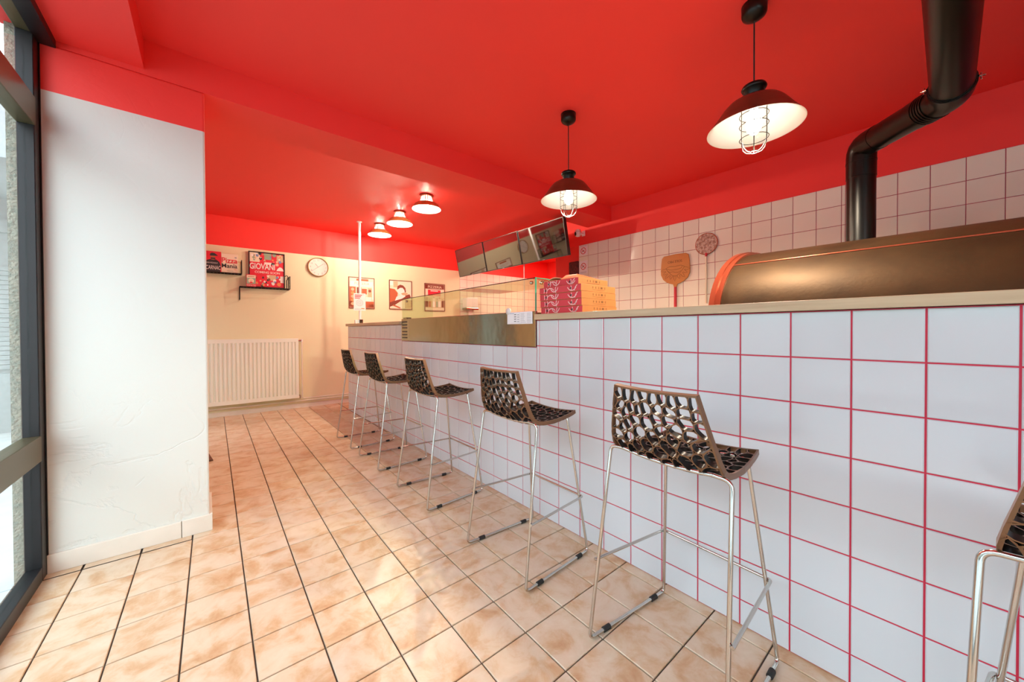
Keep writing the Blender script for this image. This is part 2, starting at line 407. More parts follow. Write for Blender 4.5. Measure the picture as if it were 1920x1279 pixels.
MB().box((-.5, -14, 0), (0, 16, 6), 'outer_wall').obj('wall', bd)
for k in range(8): MB().box((0, -12+k*3.4, 1), (.03, -10.6+k*3.4, 2.6), 'frame_bronze').obj('window', bd)

# ------------------------------------------------------------------ counter
YN, YF = -2.7, 3.745
DY0, DY1 = .022, 1.957        # display cut-out
ct = thing('counter', 'long white tiled bar counter with bright red grout lines', 'counter')
body = MB().box((.004, YN, 0), (.40, DY0, 1.143), 'grout_red').box((.004, DY0, 0), (.40, DY1, .983), 'grout_red').box((.004, DY1, 0), (.40, YF, 1.143), 'grout_red')
body.obj('carcass', ct)
G2 = .0045
ztop = .9926+.15
rest = MB(); cnt = 0
zs = [ztop-.15*k for k in range(8)]+[0.0]
for k in range(-18, 26):
    y0, y1 = k*.15, min((k+1)*.15, YF)
    if y1-y0 < .02: continue
    for r_ in range(8):
        za, zb = zs[r_], zs[r_+1]
        spans = [(y0, y1, zb, za)]
        if za > .985:
            if y1 > DY0 and y0 < DY1:
                spans = []
                if y0 < DY0: spans.append((y0, DY0, zb, za))
                if y1 > DY1: spans.append((DY1, y1, zb, za))
                if zb < .983: spans.append((max(y0, DY0), min(y1, DY1), zb, .983))
        for (a0, a1, b0, b1) in spans:
            if a1-a0 < .012 or b1-b0 < .01: continue
            vis = k >= -12
            if vis: inst('tile', tile_mesh(a1-a0-G2, b1-b0-G2, .006, 'tile_white'), ct, (.006, (a0+a1)/2, (b0+b1)/2), (0, 0, R(-90)))
            else: rest.box((0, a0+.002, b0+.002), (.006, a1-.002, b1-.002), 'tile_white')
o = rest.obj('tile_field', ct); o['kind'] = 'stuff'
# tiles of the counter's far end
tag(MB().box((-.022, YN, 1.145), (.44, DY0-.004, 1.178), 'oak').obj('worktop', bevel=.002), 'pale oak worktop running from the glass display under the oven', 'worktop')
tag(MB().box((-.022, DY1+.004, 1.145), (.44, YF+.03, 1.178), 'oak').obj('worktop', bevel=.002), 'short oak worktop left of the glass display carrying the white pole', 'worktop')
# ------------------------------------------------------------------ refrigerated display
dc = thing('display_case', 'steel and glass refrigerated topping display set into the white counter', 'display case', (0, 0, 0))
MB().box((-.004, DY0+.003, .985), (.012, DY1-.16, 1.198), 'steel').obj('front_panel', dc, bevel=.002)
vp = MB().box((-.003, DY1-.158, .985), (.012, DY1-.003, 1.198), 'steel').obj('vent_panel', dc, bevel=.002)
for k in range(6):
    z = 1.01+k*.029+(.008 if k > 2 else 0)
    MB().box((-.006, DY1-.135, z), (-.002, DY1-.028, z+.012), 'steel_dark').obj('slot', vp)
MB().box((.02, DY0+.01, .985), (.40, DY1-.01, 1.19), 'steel').obj('tray', dc)
MB().box((.0, DY0+.008, 1.20), (.006, DY1-.006, 1.390), 'glass_green').obj('glass_pane', dc)
MB().box((.0, DY0+.008, 1.390), (.40, DY1-.006, 1.395), 'glass_green').obj('glass_pane', dc)
MB().box((.006, DY0+.008, 1.20), (.34, DY0+.013, 1.390), 'glass_green').obj('glass_pane', dc)
MB().box((.006, DY1-.011, 1.20), (.34, DY1-.006, 1.390), 'glass_green').obj('glass_pane', dc)
MB().box((-.002, DY0+.005, 1.199), (.007, DY0+.009, 1.397), 'glass_edge').obj('glass_edge', dc)
MB().box((-.003, DY0+.008, 1.391), (.0, DY1-.006, 1.396), 'frame_black').obj('top_seal', dc)
MB().box((.007, DY0+.004, 1.391), (.34, DY0+.008, 1.396), 'glass_edge').obj('glass_edge', dc)
for (y, x) in ((DY0+.06, .012), (DY0+.02, .06), (DY1-.09, .012)):
    MB().lathe([(0, 0), (.011, 0), (.011, .012), (0, .012)], 'chrome', 12).obj('glass_clamp', dc, (x, y, 1.37), (R(90), 0, 0))
MB().lathe([(0, 0), (.022, 0), (.022, .008), (0, .008)], 'white_plastic', 20).obj('thermometer', dc, (-.001, .275, 1.205), (0, R(-90), 0))
MB().box((0, DY1-.115, 1.198), (.05, DY1-.045, 1.212), 'steel').obj('bracket', dc)
# paper notice taped to the display
nt = thing('notice', 'white printed price notice taped to the steel front of the display', 'notice', (-.0055, .167, 1.16), R(-90))
MB().box((-.118, -.0012, -.037), (.118, 0, .037), 'paper').obj('sheet', nt)
lines = MB()
for k in range(7):
    lines.flat(rect(.012, .026-k*.009, .012+.03+.02*random.random(), .028-k*.009), -.0016, 'ink_grey'); lines.flat(rect(.07, .026-k*.009, .105, .028-k*.009), -.0016, 'ink_grey')
for k in range(4): lines.flat(rect(-.05, .02-k*.014, -.03, .024-k*.014), -.0016, 'ink'); lines.flat(rect(-.02, .018-k*.014, -.002, .022-k*.014), -.0016, 'ink_grey')
lines.flat(rect(-.10, .028, -.05, .0305), -.0016, 'print_blue')
lines.flat(rect(.0015, -.034, .0025, .034), -.0016, 'ink_grey')
lines.obj('print', nt)

# ------------------------------------------------------------------ bar stools
def voronoi_cells(w, h, n, seed):
    rng = np.random.RandomState(seed); cols = max(3, int(round(math.sqrt(n*w/h)))); rows = max(3, int(round(n/cols)))
    P = np.array([((i+.5+(.28 if j % 2 else -.22))/cols*w, (j+.5)/rows*h) for j in range(rows) for i in range(cols)])
    P += rng.uniform(-.42, .42, P.shape)*np.array([w/cols, h/rows]); P[:, 0] = np.clip(P[:, 0], .012, w-.012); P[:, 1] = np.clip(P[:, 1], .012, h-.012)
    def cell(i, inset):
        poly = [np.array(q) for q in ((inset, inset), (w-inset, inset), (w-inset, h-inset), (inset, h-inset))]
        p = P[i]
        for j in np.argsort(((P-p)**2).sum(1))[1:22]:
            q = P[j]; d = q-p; L = np.hypot(*d); d = d/L; lim = (p+q)@d/2-inset
            out = []
            for a_, b_ in zip(poly, poly[1:]+poly[:1]):
                fa, fb = a_@d-lim, b_@d-lim
                if fa <= 0: out.append(a_)
                if (fa < 0 < fb) or (fb < 0 < fa): out.append(a_+(b_-a_)*(fa/(fa-fb)))
            poly = out
            if len(poly) < 3: return None
        return poly
    for _ in range(1):
        for i in range(len(P)):
            c_ = cell(i, 0)
            if c_: P[i] = .65*P[i]+.35*np.mean(c_, 0)
    return [(cell(i, 0), cell(i, .0019)) for i in range(len(P))]
PROF = [(.168, .694), (.13, .686), (.07, .679), (.0, .676), (-.06, .678), (-.098, .685), (-.12, .699), (-.134, .724), (-.146, .765), (-.158, .82), (-.168, .87), (-.175, .908)]
PP = [np.array(p) for p in PROF]
S_ = np.concatenate([[0], np.cumsum([np.hypot(*(b_-a)) for a, b_ in zip(PP[:-1], PP[1:])])]); LEN = S_[-1]
def shell(s, t, off=0.):
    """s across 0..SW, t along from the front tip; off = depth below the sitting surface"""
    x = np.interp(t, S_, [p[0] for p in PP]); z = np.interp(t, S_, [p[1] for p in PP])
    x1 = np.interp(t+.006, S_, [p[0] for p in PP]); z1 = np.interp(t+.006, S_, [p[1] for p in PP]); x0 = np.interp(t-.006, S_, [p[0] for p in PP]); z0 = np.interp(t-.006, S_, [p[1] for p in PP])
    tx, tz = x1-x0, z1-z0; L = math.hypot(tx, tz) or 1; nx, nz = tz/L, -tx/L        # normal on the sitter's side
    f = t/LEN; hw = np.interp(f, [0, .3, .58, .66, 1], [.158, .177, .183, .176, .136])
    u = (s/SW-.5)*2; dish = .014*(1-u*u)
    k = off+dish
    return (x-nx*k, u*hw, z-nz*k)
SW = .345
def smooth_poly(poly, it=2, k_=.20):
    p = [np.array(q) for q in poly]
    for _ in range(it):
        p = [q for a, b_ in zip(p, p[1:]+p[:1]) for q in (a*(1-k_)+b_*k_, a*k_+b_*(1-k_))]
    return p
def ray_poly(c, d, poly):
    best = None
    for a, b_ in zip(poly, poly[1:]+poly[:1]):
        e_ = b_-a; den = d[0]*e_[1]-d[1]*e_[0]
        if abs(den) < 1e-12: continue
        w = a-c; t = (w[0]*e_[1]-w[1]*e_[0])/den; q = (w[0]*d[1]-w[1]*d[0])/den
        if t > 0 and -1e-6 <= q <= 1+1e-6 and (best is None or t < best): best = t
    return best
def lattice():
    parts = {'seat': MB(), 'backrest': MB()}; TH = .017; N = 14
    for outer, hole in voronoi_cells(SW, LEN, 118, 11):
        if outer is None: continue
        outer = [np.array(q) for q in outer]; c_ = np.mean(hole if hole else outer, 0)
        mb = parts['seat' if c_[1] < S_[5] else 'backrest']
        if hole is None or len(hole) < 3: continue
        hp = smooth_poly(hole); O = []; H = []
        for k in range(N):
            d = np.array([math.cos(2*PI*k/N), math.sin(2*PI*k/N)])
            to = ray_poly(c_, d, outer); th = ray_poly(c_, d, hp)
            if to is None or th is None: to = to or .01; th = th or to*.8
            O.append(c_+d*to); H.append(c_+d*min(th, to*.93))
        vs = [shell(*q) for q in O]+[shell(*q) for q in H]+[shell(*q, TH) for q in O]+[shell(*q, TH) for q in H]
        fs = []; fw = []
        for k in range(N):
            k2 = (k+1) % N
            fs += [(k, k2, N+k2, N+k), (3*N+k, 3*N+k2, 2*N+k2, 2*N+k)]; fw += [(N+k, N+k2, 3*N+k2, 3*N+k)]
        mb.add(vs, fs, 'plastic_floor_sheen', False); mb.add(vs, fw, 'black_plastic', True)
    rim = MB(); path = [(s, 0) for s in np.linspace(0, SW, 10)]+[(SW, t) for t in np.linspace(0, LEN, 34)[1:]]+[(s, LEN) for s in np.linspace(SW, 0, 10)[1:]]+[(0, t) for t in np.linspace(LEN, 0, 34)[1:-1]]
    n_ = len(path); vs = []
    cen = np.array([SW/2, LEN/2])
    for s, t in path:
        si, ti = min(max(s, .006), SW-.006), min(max(t, .006), LEN-.006)
        vs += [shell(s, t, -.001), shell(si, ti, -.001), shell(si, ti, TH-.001), shell(s, t, TH-.001)]
    fs = [(4*i+k, 4*i+(k+1) % 4, 4*((i+1) % n_)+(k+1) % 4, 4*((i+1) % n_)+k) for i in range(n_) for k in range(4)]
    rim.add(vs, fs, 'plastic_floor_sheen')
    return parts['seat'], parts['backrest'], rim
TR = .0062
def make_stool():
    st = thing('bar_stool', '', 'bar stool', (-.275, 0, 0))
    se, ba, ri = lattice()
    so = se.obj('seat', st, fix=False); bo = ba.obj('backrest', st, fix=False); ri.obj('rim', st)
    A = {}
    for s in (1, -1):
        rf, ff = Vector((-.214, s*.224, TR+.003)), Vector((.208, s*.199, TR+.003))
        rt, f_t = Vector((-.125, s*.200, .676)), Vector((.128, s*.140, .668))
        A[s] = (rf, ff, rt, f_t)
        p = rpath([rt-Vector((0, s*.05, -.003))+Vector((.0, 0, 0)), rt, rf, rf+(ff-rf)*.12], .03)
        MB().tube(p, TR, 'chrome', 10).obj('leg', st)
        p = rpath([f_t-Vector((0, s*.05, 0)), f_t, ff, ff+(rf-ff)*.12], .03)
        MB().tube(p, TR, 'chrome', 10).obj('leg', st)
        MB().tube([rf+(ff-rf)*.11, ff+(rf-ff)*.11], TR, 'chrome', 10).obj('runner', st)
        for t in (.20, .84):
            q = rf+(ff-rf)*t; d = (ff-rf).normalized()
            MB().tube([q-d*.016, q+d*.016], .0095, 'black_rubber', 10).obj('foot_glide', st)
    for i, nm in ((2, 'rear_rail'), (3, 'front_rail')):
        a, b_ = A[1][i]-Vector((0, .05, 0)), A[-1][i]+Vector((0, .05, 0)); mid = (a+b_)/2-Vector((0, 0, .016))
        if i == 2: a.z += .003; b_.z += .003
        MB().tube([a*(1-t)**2+mid*2*t*(1-t)+b_*t*t for t in np.linspace(0, 1, 9)], TR, 'chrome', 10).obj(nm, st)
    zf = .275
    pts = []
    for s in (1, -1):
        rf, ff, rt, f_t = A[s]; pr = rf+(rt-rf)*((zf-rf.z)/(rt.z-rf.z)); pf = ff+(f_t-ff)*((zf-ff.z)/(f_t.z-ff.z))
        o_ = Vector((0, s*TR*1.8, 0)); l_ = [pr+o_-Vector((.006, 0, 0)), pf+o_+Vector((.012, 0, 0))]
        pts += l_ if s == 1 else l_[::-1]
    MB().tube(rpath(pts, .012), .0052, 'chrome', 10).obj('footrest', st)
    return st
stools = [(-1.786, -3, 'black openwork bar stool cut off by the right edge, in front of the oven'),
          (-.977, -3.5, 'largest whole black openwork bar stool, with chrome sled legs, right of the pizza boxes'),
          (-.208, -1, 'black openwork bar stool with chrome sled legs standing below the pizza boxes'),
          (.678, 0, 'black openwork bar stool with chrome sled legs below the middle of the glass display'),
          (1.493, 0, 'black openwork bar stool with chrome legs below the vent end of the display'),
          (2.185, 0, 'farthest and smallest black openwork bar stool, near the far end of the counter')]
proto = make_stool()
for i, (y, a, lab) in enumerate(stools):
    o = proto if i == 0 else copy_tree(proto)
    o.location = (-.279, y, 0); o.rotation_euler = (0, 0, R(a)); o['label'] = lab; o['group'] = 'bar stools along the counter'

# ------------------------------------------------------------------ pizza boxes on the worktop
def pizza_box(w, h, label, x, y, z, rz):
    """near left corner at x,y; w = side"""
    p = thing('pizza_box', label, 'pizza box', (x+w/2, y+w/2, z), R(rz), 'stack of pizza boxes')
    MB().box((-w/2, -w/2, 0), (w/2, w/2, h), 'kraft').obj('carton', p, bevel=.0015)
    f = bpy.data.objects.new('side_print', None)
    mb = MB()      # red printed side: local x runs along the side, faces -x of the box
    mb.flat(rect(-w/2+.001, .0015, w/2-.001, h-.0015), -.0006, 'box_red')
    for cx, cz, r0, a0, a1 in ((-w*.47, h*.5, .030, -60, 60), (-w*.40, h*.5, .030, -55, 55), (-w*.22, -.004, .034, 35, 145), (-w*.12, h*.95, .028, 190, 350), (.02*w, h*.5, .035, 140, 220), (w*.17, h*.5, .036, -40, 40), (w*.30, h*1.05, .034, 205, 330), (w*.49, -.002, .042, 90, 178)):
        ringseg(mb, cx, cz, r0-.0022, r0+.0022, -.0011, 'box_line', a0, a1, h)
    for cx in (-w*.34, w*.27): mb.flat(circ(cx, h*.5, .0055, 12, .0065), -.0012, 'ink')
    mb.obj('side_print', p, (-w/2, 0, 0), (0, 0, R(-90)))
    mk = MB()
    for k in range(5):
        cx = -.055+k*.026+(.004 if k == 4 else 0); ww = .009 if k == 3 else .004
        mk.flat(rect(cx-ww, h*.48, cx+ww, h*.76), -.0007, 'paddle_line')
        if k != 3: mk.flat(circ(cx, h*.62, ww*.5, 8), -.001, 'kraft')
    mk.flat(rect(-.06, h*.26, .055, h*.30), -.0007, 'paddle_line')
    mk.obj('icon_print', p, (0, -w/2, 0))
    return p
def ringseg(mb, cx, cz, r0, r1, y, m, a0, a1, h, n=14):
    for k in range(n):
        p, q = R(a0+(a1-a0)*k/n), R(a0+(a1-a0)*(k+1)/n)
        pts = [(cx+r0*math.cos(p), cz+r0*math.sin(p)), (cx+r1*math.cos(p), cz+r1*math.sin(p)), (cx+r1*math.cos(q), cz+r1*math.sin(q)), (cx+r0*math.cos(q), cz+r0*math.sin(q))]
        if all(.001 < z < h-.001 for _, z in pts): mb.flat(pts, y, m)
zb = 1.1782; hb = .0385
for i, (dx, dy, rz, lab) in enumerate([(.0, .0, 0, 'lowest'), (-.004, .016, .6, 'second from the bottom'), (-.006, .020, 0, 'middle'), (-.008, .024, -.5, 'second from the top of the wide ones')]):
    pass
spec = [(.310, .035, -.293, 0, 'red and kraft pizza box at the very bottom of the stack on the worktop'),
        (.310, .031, -.291, 0, 'red and kraft pizza box second from the bottom of the stack'),
        (.310, .029, -.290, .3, 'red and kraft pizza box third from the bottom of the stack'),
        (.310, .027, -.289, .3, 'uppermost of the four wide red and kraft pizza boxes'),
        (.262, .045, -.258, 0, 'smaller red and kraft pizza box on top of the four wide ones')]
z = zb
for w, x, y, rz, lab in spec:
    pizza_box(w, hb-.0006, lab, x, y, z, rz); z += hb
fl = MB()
vs = []; NX = 12
for k in range(NX+1):
    u = k/NX; zz = .006+.009*math.sin(u*PI*1.3)+.010*u
    for (yy, th) in ((0, 0), (0, .004), (.16, .004), (.16, 0)): vs.append((yy+.0, .12-u*.12, zz+th))
fl.add(vs, [(4*i+a, 4*i+(a+1) % 4, 4*i+4+(a+1) % 4, 4*i+4+a) for i in range(NX) for a in range(4)]+[(0, 1, 2, 3), (4*NX+3, 4*NX+2, 4*NX+1, 4*NX)], 'print_tan')
tag(fl.obj('cardboard_sheet', loc=(.08, -.112, z)), 'wavy tan cardboard sheet lying on the topmost pizza box', 'cardboard')
bg_ = MB().add([(0, 0, 0), (.24, 0, 0), (.24, .12, 0), (0, .12, 0), (.02, .01, .022), (.17, .01, .012), (.19, .10, .014), (.03, .10, .026)], [(0, 3, 2, 1), (4, 5, 6, 7), (0, 1, 5, 4), (1, 2, 6, 5), (2, 3, 7, 6), (3, 0, 4, 7)], 'bag_orange')
tag(bg_.obj('delivery_bag', loc=(.052, -.238, z+.0005), bevel=.003), 'flat orange delivery bag folded on the topmost pizza box', 'bag')

# ------------------------------------------------------------------ oven and flue
YO0, YO1 = -2.75, -.76
ov = thing('pizza_oven', 'large dark bronze barrel-vaulted pizza oven behind the worktop', 'oven', (1.11, -1.7, 0))
def arch(a, b, n=28, z0=1.15): return [(-a*math.cos(PI*k/n), z0+b*math.sin(PI*k/n)) for k in range(n+1)]
def vault(mb, a, b, y0, y1, m, n=36, rows=1):
    A = arch(a, b, n); vs = [(x, y, z) for y in (y0, y1) for x, z in A]; N = n+1
    mb.add(vs, [(k, k+1, N+k+1, N+k) for k in range(n)], m, True)
    return mb
mb = vault(MB(), .65, .380, YO0+1.7, YO1+1.7-.03, 'oven_metal'); A = arch(.65, .380, 36)
mb.add([(x, YO1+1.7-.03, z) for x, z in A], [tuple(range(len(A)))], 'oven_metal'); mb.obj('vault', ov, fix=False)
rim = MB()
for (a, b_, y0, y1) in ((.660, .391, YO1+1.7-.05, YO1+1.7-.025), (.668, .398, YO1+1.7-.025, YO1+1.7)):
    o_, i_ = arch(a, b_, 36), arch(a-.03, b_-.03, 36); N = 37
    vs = [(x, y0, z) for x, z in o_]+[(x, y1, z) for x, z in o_]+[(x, y0, z) for x, z in i_]+[(x, y1, z) for x, z in i_]
    rim.add(vs, [(k, k+1, N+k+1, N+k) for k in range(36)], 'oven_rim', True)
    rim.add(vs, [(k, k+1, 2*N+k+1, 2*N+k) for k in range(36)]+[(N+k, N+k+1, 3*N+k+1, 3*N+k) for k in range(36)], 'oven_rim')
rim.obj('end_rim', ov, fix=False)
sm = MB(); th = PI-math.acos(-.455/.65) if False else math.acos(.455/.65)
xs, zs_ = -.65*math.cos(th)*1.004, 1.15+.38*math.sin(th)*1.004
sm.tube([(xs, YO0+1.7, zs_), (xs, YO1+1.7-.03, zs_)], .004, 'oven_rim', 6).obj('seam', ov)
MB().box((-.62, YO0+1.7, .0), (.62, YO1+1.7-.06, 1.15), 'black_metal').obj('base', ov)
MB().lathe([(.068, .345), (.074, .345), (.074, .392), (.066, .392)], 'black_metal', 28, (1.25-1.11, -1.226+1.7, 1.15)).obj('flue_collar', ov)
bo = MB()
for k in range(0):
    t = R(12+k*14); bo.lathe([(0, 0), (.006, 0), (.006, .004), (0, .006)], 'chrome', 8, (-.655*math.cos(t), YO1+1.7, 1.15+.385*math.sin(t)))
fl = thing('flue_pipe', 'black metal flue pipe elbowing up from the oven towards the window', 'pipe', (1.25, -1.226, 1.5))
p1 = Vector((0, 0, .048)); e1 = Vector((0, 0, .575)); e2 = Vector((.85-1.25, -1.54+1.226, .540)); e3 = Vector((XW+.01-1.25, -1.545+1.226, .575))
rp_ = .0605
def joint(mb, p, d, r=rp_+.003, w=.012, m='black_metal'):
    mb.tube([p-d*w, p+d*w], r, m, 28)
d12 = (e2-e1).normalized(); d23 = (e3-e2).normalized()
MB().tube([p1, e1-Vector((0, 0, .17))], rp_, 'black_metal', 32).obj('pipe_section', fl)
mb = MB().tube(rpath([e1-Vector((0, 0, .17)), e1, e1+d12*.13], .115, 4), rp_+.002, 'black_metal', 32); joint(mb, e1-Vector((0, 0, .085)), Vector((0, 0, 1)), rp_+.0035, .003); mb.obj('elbow', fl)
MB().tube([e1+d12*.12, e2-d12*.12], rp_, 'black_metal', 32).obj('pipe_section', fl)
mb = MB().tube(rpath([e2-d12*.17, e2, e2+d23*.10], .09, 6), rp_+.002, 'black_metal', 32)
for k in range(5): joint(mb, e2-d12*(.065+k*.013), d12, rp_+.0055, .003)
mb.obj('elbow', fl)
MB().tube([e2+d23*.07, e3], rp_-.001, 'black_metal', 32).obj('pipe_section', fl)
cl = MB(); joint(cl, e2+d23*.085, d23, rp_+.006, .006, 'black_metal'); cl = cl.obj('clamp_ring', fl)
for s, dz in ((1, .012), (-1, .0)):
    q = e2+d23*.085+Vector((0, s*(rp_+.012), dz)); MB().tube([q-Vector((0, 0, .012)), q+Vector((0, 0, .012))], .003, 'chrome', 6).tube([q-Vector((.007, s*.008, 0)), q+Vector((.007, s*.008, .004))], .0045, 'chrome', 6).obj('wing_nut', cl)

# ------------------------------------------------------------------ pendant lamps
def lamp_light(parent, loc, e, r=.02):
    l_ = bpy.data.lights.new('lamp_light', 'POINT'); l_.energy = e; l_.color = LAMP_COLOR; l_.shadow_soft_size = r
    o = bpy.data.objects.new('lamp_light', l_); COL.objects.link(o); o.parent = parent; o.location = loc
def pendant(x, y, rim, label):
    p = thing('pendant_lamp', label, 'lamp', (x, y, CEIL), 0, 'caged pendant lamps over the counter'); z = rim-CEIL
    MB().lathe([(0, 0), (.050, 0), (.050, -.040), (.046, -.050), (.030, -.062), (.012, -.072), (.0, -.073)], 'black_metal', 32).obj('canopy', p)
    MB().tube([(0, 0, -.07), (0, 0, z+.205)], .0032, 'black_rubber', 6).obj('cord', p)
    MB().lathe([(0, .207), (.010, .207), (.014, .198), (.046, .190), (.050, .180), (.046, .172), (.038, .170), (.038, .115)], 'black_metal', 32, (0, 0, z)).obj('cap', p)
    mb = MB().lathe([(.036, .126), (.060, .126), (.085, .120), (.108, .106), (.126, .086), (.158, .040), (.186, .002), (.1885, 0)], 'shade_outer', 48, (0, 0, z))
    mb.lathe([(.1885, 0), (.184, .001), (.155, .037), (.123, .082), (.105, .101), (.083, .114), (.060, .119), (.0, .119)], 'shade_inner', 48, (0, 0, z)); mb.obj('shade', p, fix=False)
    MB().lathe([(.050, .10), (.050, .02), (.050, -.055), (.044, -.080), (.030, -.096), (.0, -.104)], 'glass_clear', 24, (0, 0, z)).obj('glass_jar', p)
    cg = MB(); n = 6
    for k in range(n):
        q = 2*PI*k/n+.3; c_, s_ = math.cos(q), math.sin(q)
        cg.tube([(c_*.055, s_*.055, z+.10), (c_*.055, s_*.055, z-.055), (c_*.049, s_*.049, z-.082), (c_*.033, s_*.033, z-.101), (c_*.014, s_*.014, z-.109)], .0017, 'wire', 5)
    for zz, rr in ((.06, .0565), (.015, .0565), (-.045, .0565), (-.108, .014)):
        cg.tube([(rr*math.cos(2*PI*k/20), rr*math.sin(2*PI*k/20), z+zz) for k in range(20)], .0017, 'wire', 5, True)
    cg.obj('cage', p)
    MB().lathe([(.0, .115), (.016, .110), (.016, .075), (.020, .06), (.031, .035), (.033, .012), (.026, -.012), (.012, -.026), (0, -.03)], 'bulb', 20, (0, 0, z)).obj('bulb', p)
    l_ = bpy.data.lights.new('lamp_light', 'SPOT'); l_.energy = LAMP_PENDANT; l_.color = LAMP_COLOR; l_.spot_size = R(180); l_.spot_blend = .6; l_.shadow_soft_size = .03
    o = bpy.data.objects.new('lamp_light', l_); COL.objects.link(o); o.parent = p; o.location = (0, 0, z-.072)
    return p
pendant(.42, -.966, 1.995, 'caged pendant lamp with dark dished shade beside the black flue pipe')
pendant(.41, .13, 1.966, 'caged pendant lamp with dark dished shade above the pizza boxes')
def ceiling_lamp():
    p = thing('ceiling_lamp', '', 'lamp', (.355, 2.107, CEIL), 0, 'small ceiling lamps over the display')
    MB().lathe([(0, 0), (.072, 0), (.072, -.014), (.066, -.018), (0, -.018)], 'oven_rim', 32).obj('canopy', p)
    rb = MB()
    for k in range(20):
        q = 2*PI*k/20; c_, s_ = math.cos(q), math.sin(q); rb.tube([(c_*.052, s_*.052, -.016), (c_*.074, s_*.074, -.082)], .0052, 'shade_inner', 5)
    rb.obj('rib_collar', p)
    mb = MB().lathe([(.070, -.080), (.095, -.086), (.125, -.108), (.148, -.146), (.152, -.152)], 'shade_brass', 40)
    mb.lathe([(.152, -.152), (.146, -.148), (.122, -.112), (.093, -.090), (.070, -.084)], 'shade_inner', 40); mb.obj('shade', p, fix=False)
    MB().lathe([(0, -.05), (.014, -.055), (.016, -.085), (.030, -.110), (.034, -.132), (.026, -.152), (0, -.163)], 'bulb', 20).obj('bulb', p)
    lamp_light(p, (0, 0, -.043), LAMP_SPOT*.16, .008)
    lamp_light(p, (0, 0, -.168), LAMP_SPOT, .02)
    return p
pr = ceiling_lamp()
for i, (y, lab) in enumerate(((2.107, 'lit brass-shaded ceiling lamp nearest the red cross beam'), (2.82, 'lit brass-shaded ceiling lamp, middle of the row of three'), (3.50, 'lit brass-shaded ceiling lamp nearest the back wall, beside the white pole'))):
    o = pr if i == 0 else copy_tree(pr)
    o.location = (.356, y, CEIL); o['label'] = lab

l_ = bpy.data.lights.new('kitchen_fill', 'AREA'); l_.energy = 30; l_.color = LAMP_COLOR; l_.size = .5  # added fill without a fixture, brightens the tiled kitchen corner
o = bpy.data.objects.new('kitchen_fill', l_); COL.objects.link(o); o.location = (3.2, 3.0, CEIL-.03)
# ------------------------------------------------------------------ hanging screens
B0, B1 = Vector((1.742, 3.648, 1.963)), Vector((1.640, 1.200, 1.925))
T0, T1 = Vector((1.655, 3.705, 2.392)), Vector((1.553, 1.212, 2.335))
labs = ['hanging black flat screen farthest from the camera, above the tiled kitchen corner', 'middle one of the three hanging black flat screens', 'hanging black flat screen nearest the white security camera']
for k in range(3):
    f0, f1 = k/3+.002, (k+1)/3-.002
    q = [B0.lerp(B1, f0), B0.lerp(B1, f1), T0.lerp(T1, f1), T0.lerp(T1, f0)]
    cen = sum(q, Vector())/4; ex = (q[1]-q[0]).normalized(); ez = (q[3]-q[0]); ez = (ez-ex*ez.dot(ex)).normalized(); ey = ez.cross(ex)
    t = thing('television', labs[k], 'television', (0, 0, 0), 0, 'row of hanging screens'); t.matrix_world = Matrix.Translation(cen) @ Matrix((ex, ey, ez)).transposed().to_4x4()
    w, h = (q[1]-q[0]).length, (q[3]-q[0]).dot(ez)
    MB().box((-w/2, .002, -h/2), (w/2, .045, h/2), 'bezel').obj('housing', t, bevel=.004)
    fr = MB()
    for a in ((-w/2, -h/2, w/2, -h/2+.010), (-w/2, h/2-.008, w/2, h/2), (-w/2, -h/2, -w/2+.007, h/2), (w/2-.007, -h/2, w/2, h/2)): fr.box((a[0], -.003, a[1]), (a[2], .004, a[3]), 'bezel')
    fr.obj('bezel', t)
    MB().box((-w/2+.007, -.001, -h/2+.010), (w/2-.007, .003, h/2-.008), 'screen').obj('screen', t)
    MB().box((-.02, -.0035, -h/2+.002), (.02, -.0028, -h/2+.007), 'ink_grey').obj('badge', t)
    inv = Matrix((ex, ey, ez)); top = inv @ (Vector((DX, cen.y+.25, 2.24))-cen); top2 = inv @ (Vector((cen.x+.12, cen.y+.1, cen.z+.0))-cen)
    MB().tube([(0, .045, .0), top2, top], .012, 'black_metal', 8).obj('bracket', t)
tag(MB().tube([(1.73, 2.06, 1.945), (1.73, 2.06, 1.3), (1.74, 2.06, .02)], .006, 'white_plastic', 8).obj('cable'), 'white cable hanging straight down below the hanging screens', 'cable')

# ------------------------------------------------------------------ right wall: signs, camera, paddle, peel, dark box
for i, (z0, z1, lab) in enumerate(((2.035, 2.165, 'upper white no-smoking sticker on the first tile column'), (1.80, 1.965, 'lower white no-smoking sticker, below the other one'))):
    s = thing('no_smoking_sign', lab, 'sign', (DX-.0085, 1.467, (z0+z1)/2), R(-90)); h = z1-z0
    MB().box((-.068, -.001, -h/2), (.068, 0, h/2), 'paper').obj('sheet', s)
    mb = MB(); cz = -.008 if i == 0 else .012
    ringpoly(mb, 0, cz, .034, .043, -.0016, 'ink_red'); a = R(-42)
    c_, s_ = math.cos(a), math.sin(a)
    def rot(p): return (p[0]*c_-p[1]*s_, cz+p[0]*s_+p[1]*c_)
    mb.flat([rot(p) for p in rect(-.036, -.004, .036, .004)], -.0022, 'ink_red')
    a = R(30); c_, s_ = math.cos(a), math.sin(a)
    mb.flat([rot(p) for p in rect(-.024, -.004, .014, .004)], -.0018, 'ink'); mb.flat([rot(p) for p in rect(.016, -.004, .022, .004)], -.0018, 'ink_red')
    zt = h/2-.014 if i == 0 else -h/2+.02
    mb.flat(rect(-.05, zt, .05, zt+.004), -.0016, 'ink_grey')
    if i: mb.flat(rect(-.056, zt-.012, .05, zt-.009), -.0016, 'ink_grey')
    mb.obj('symbol', s)
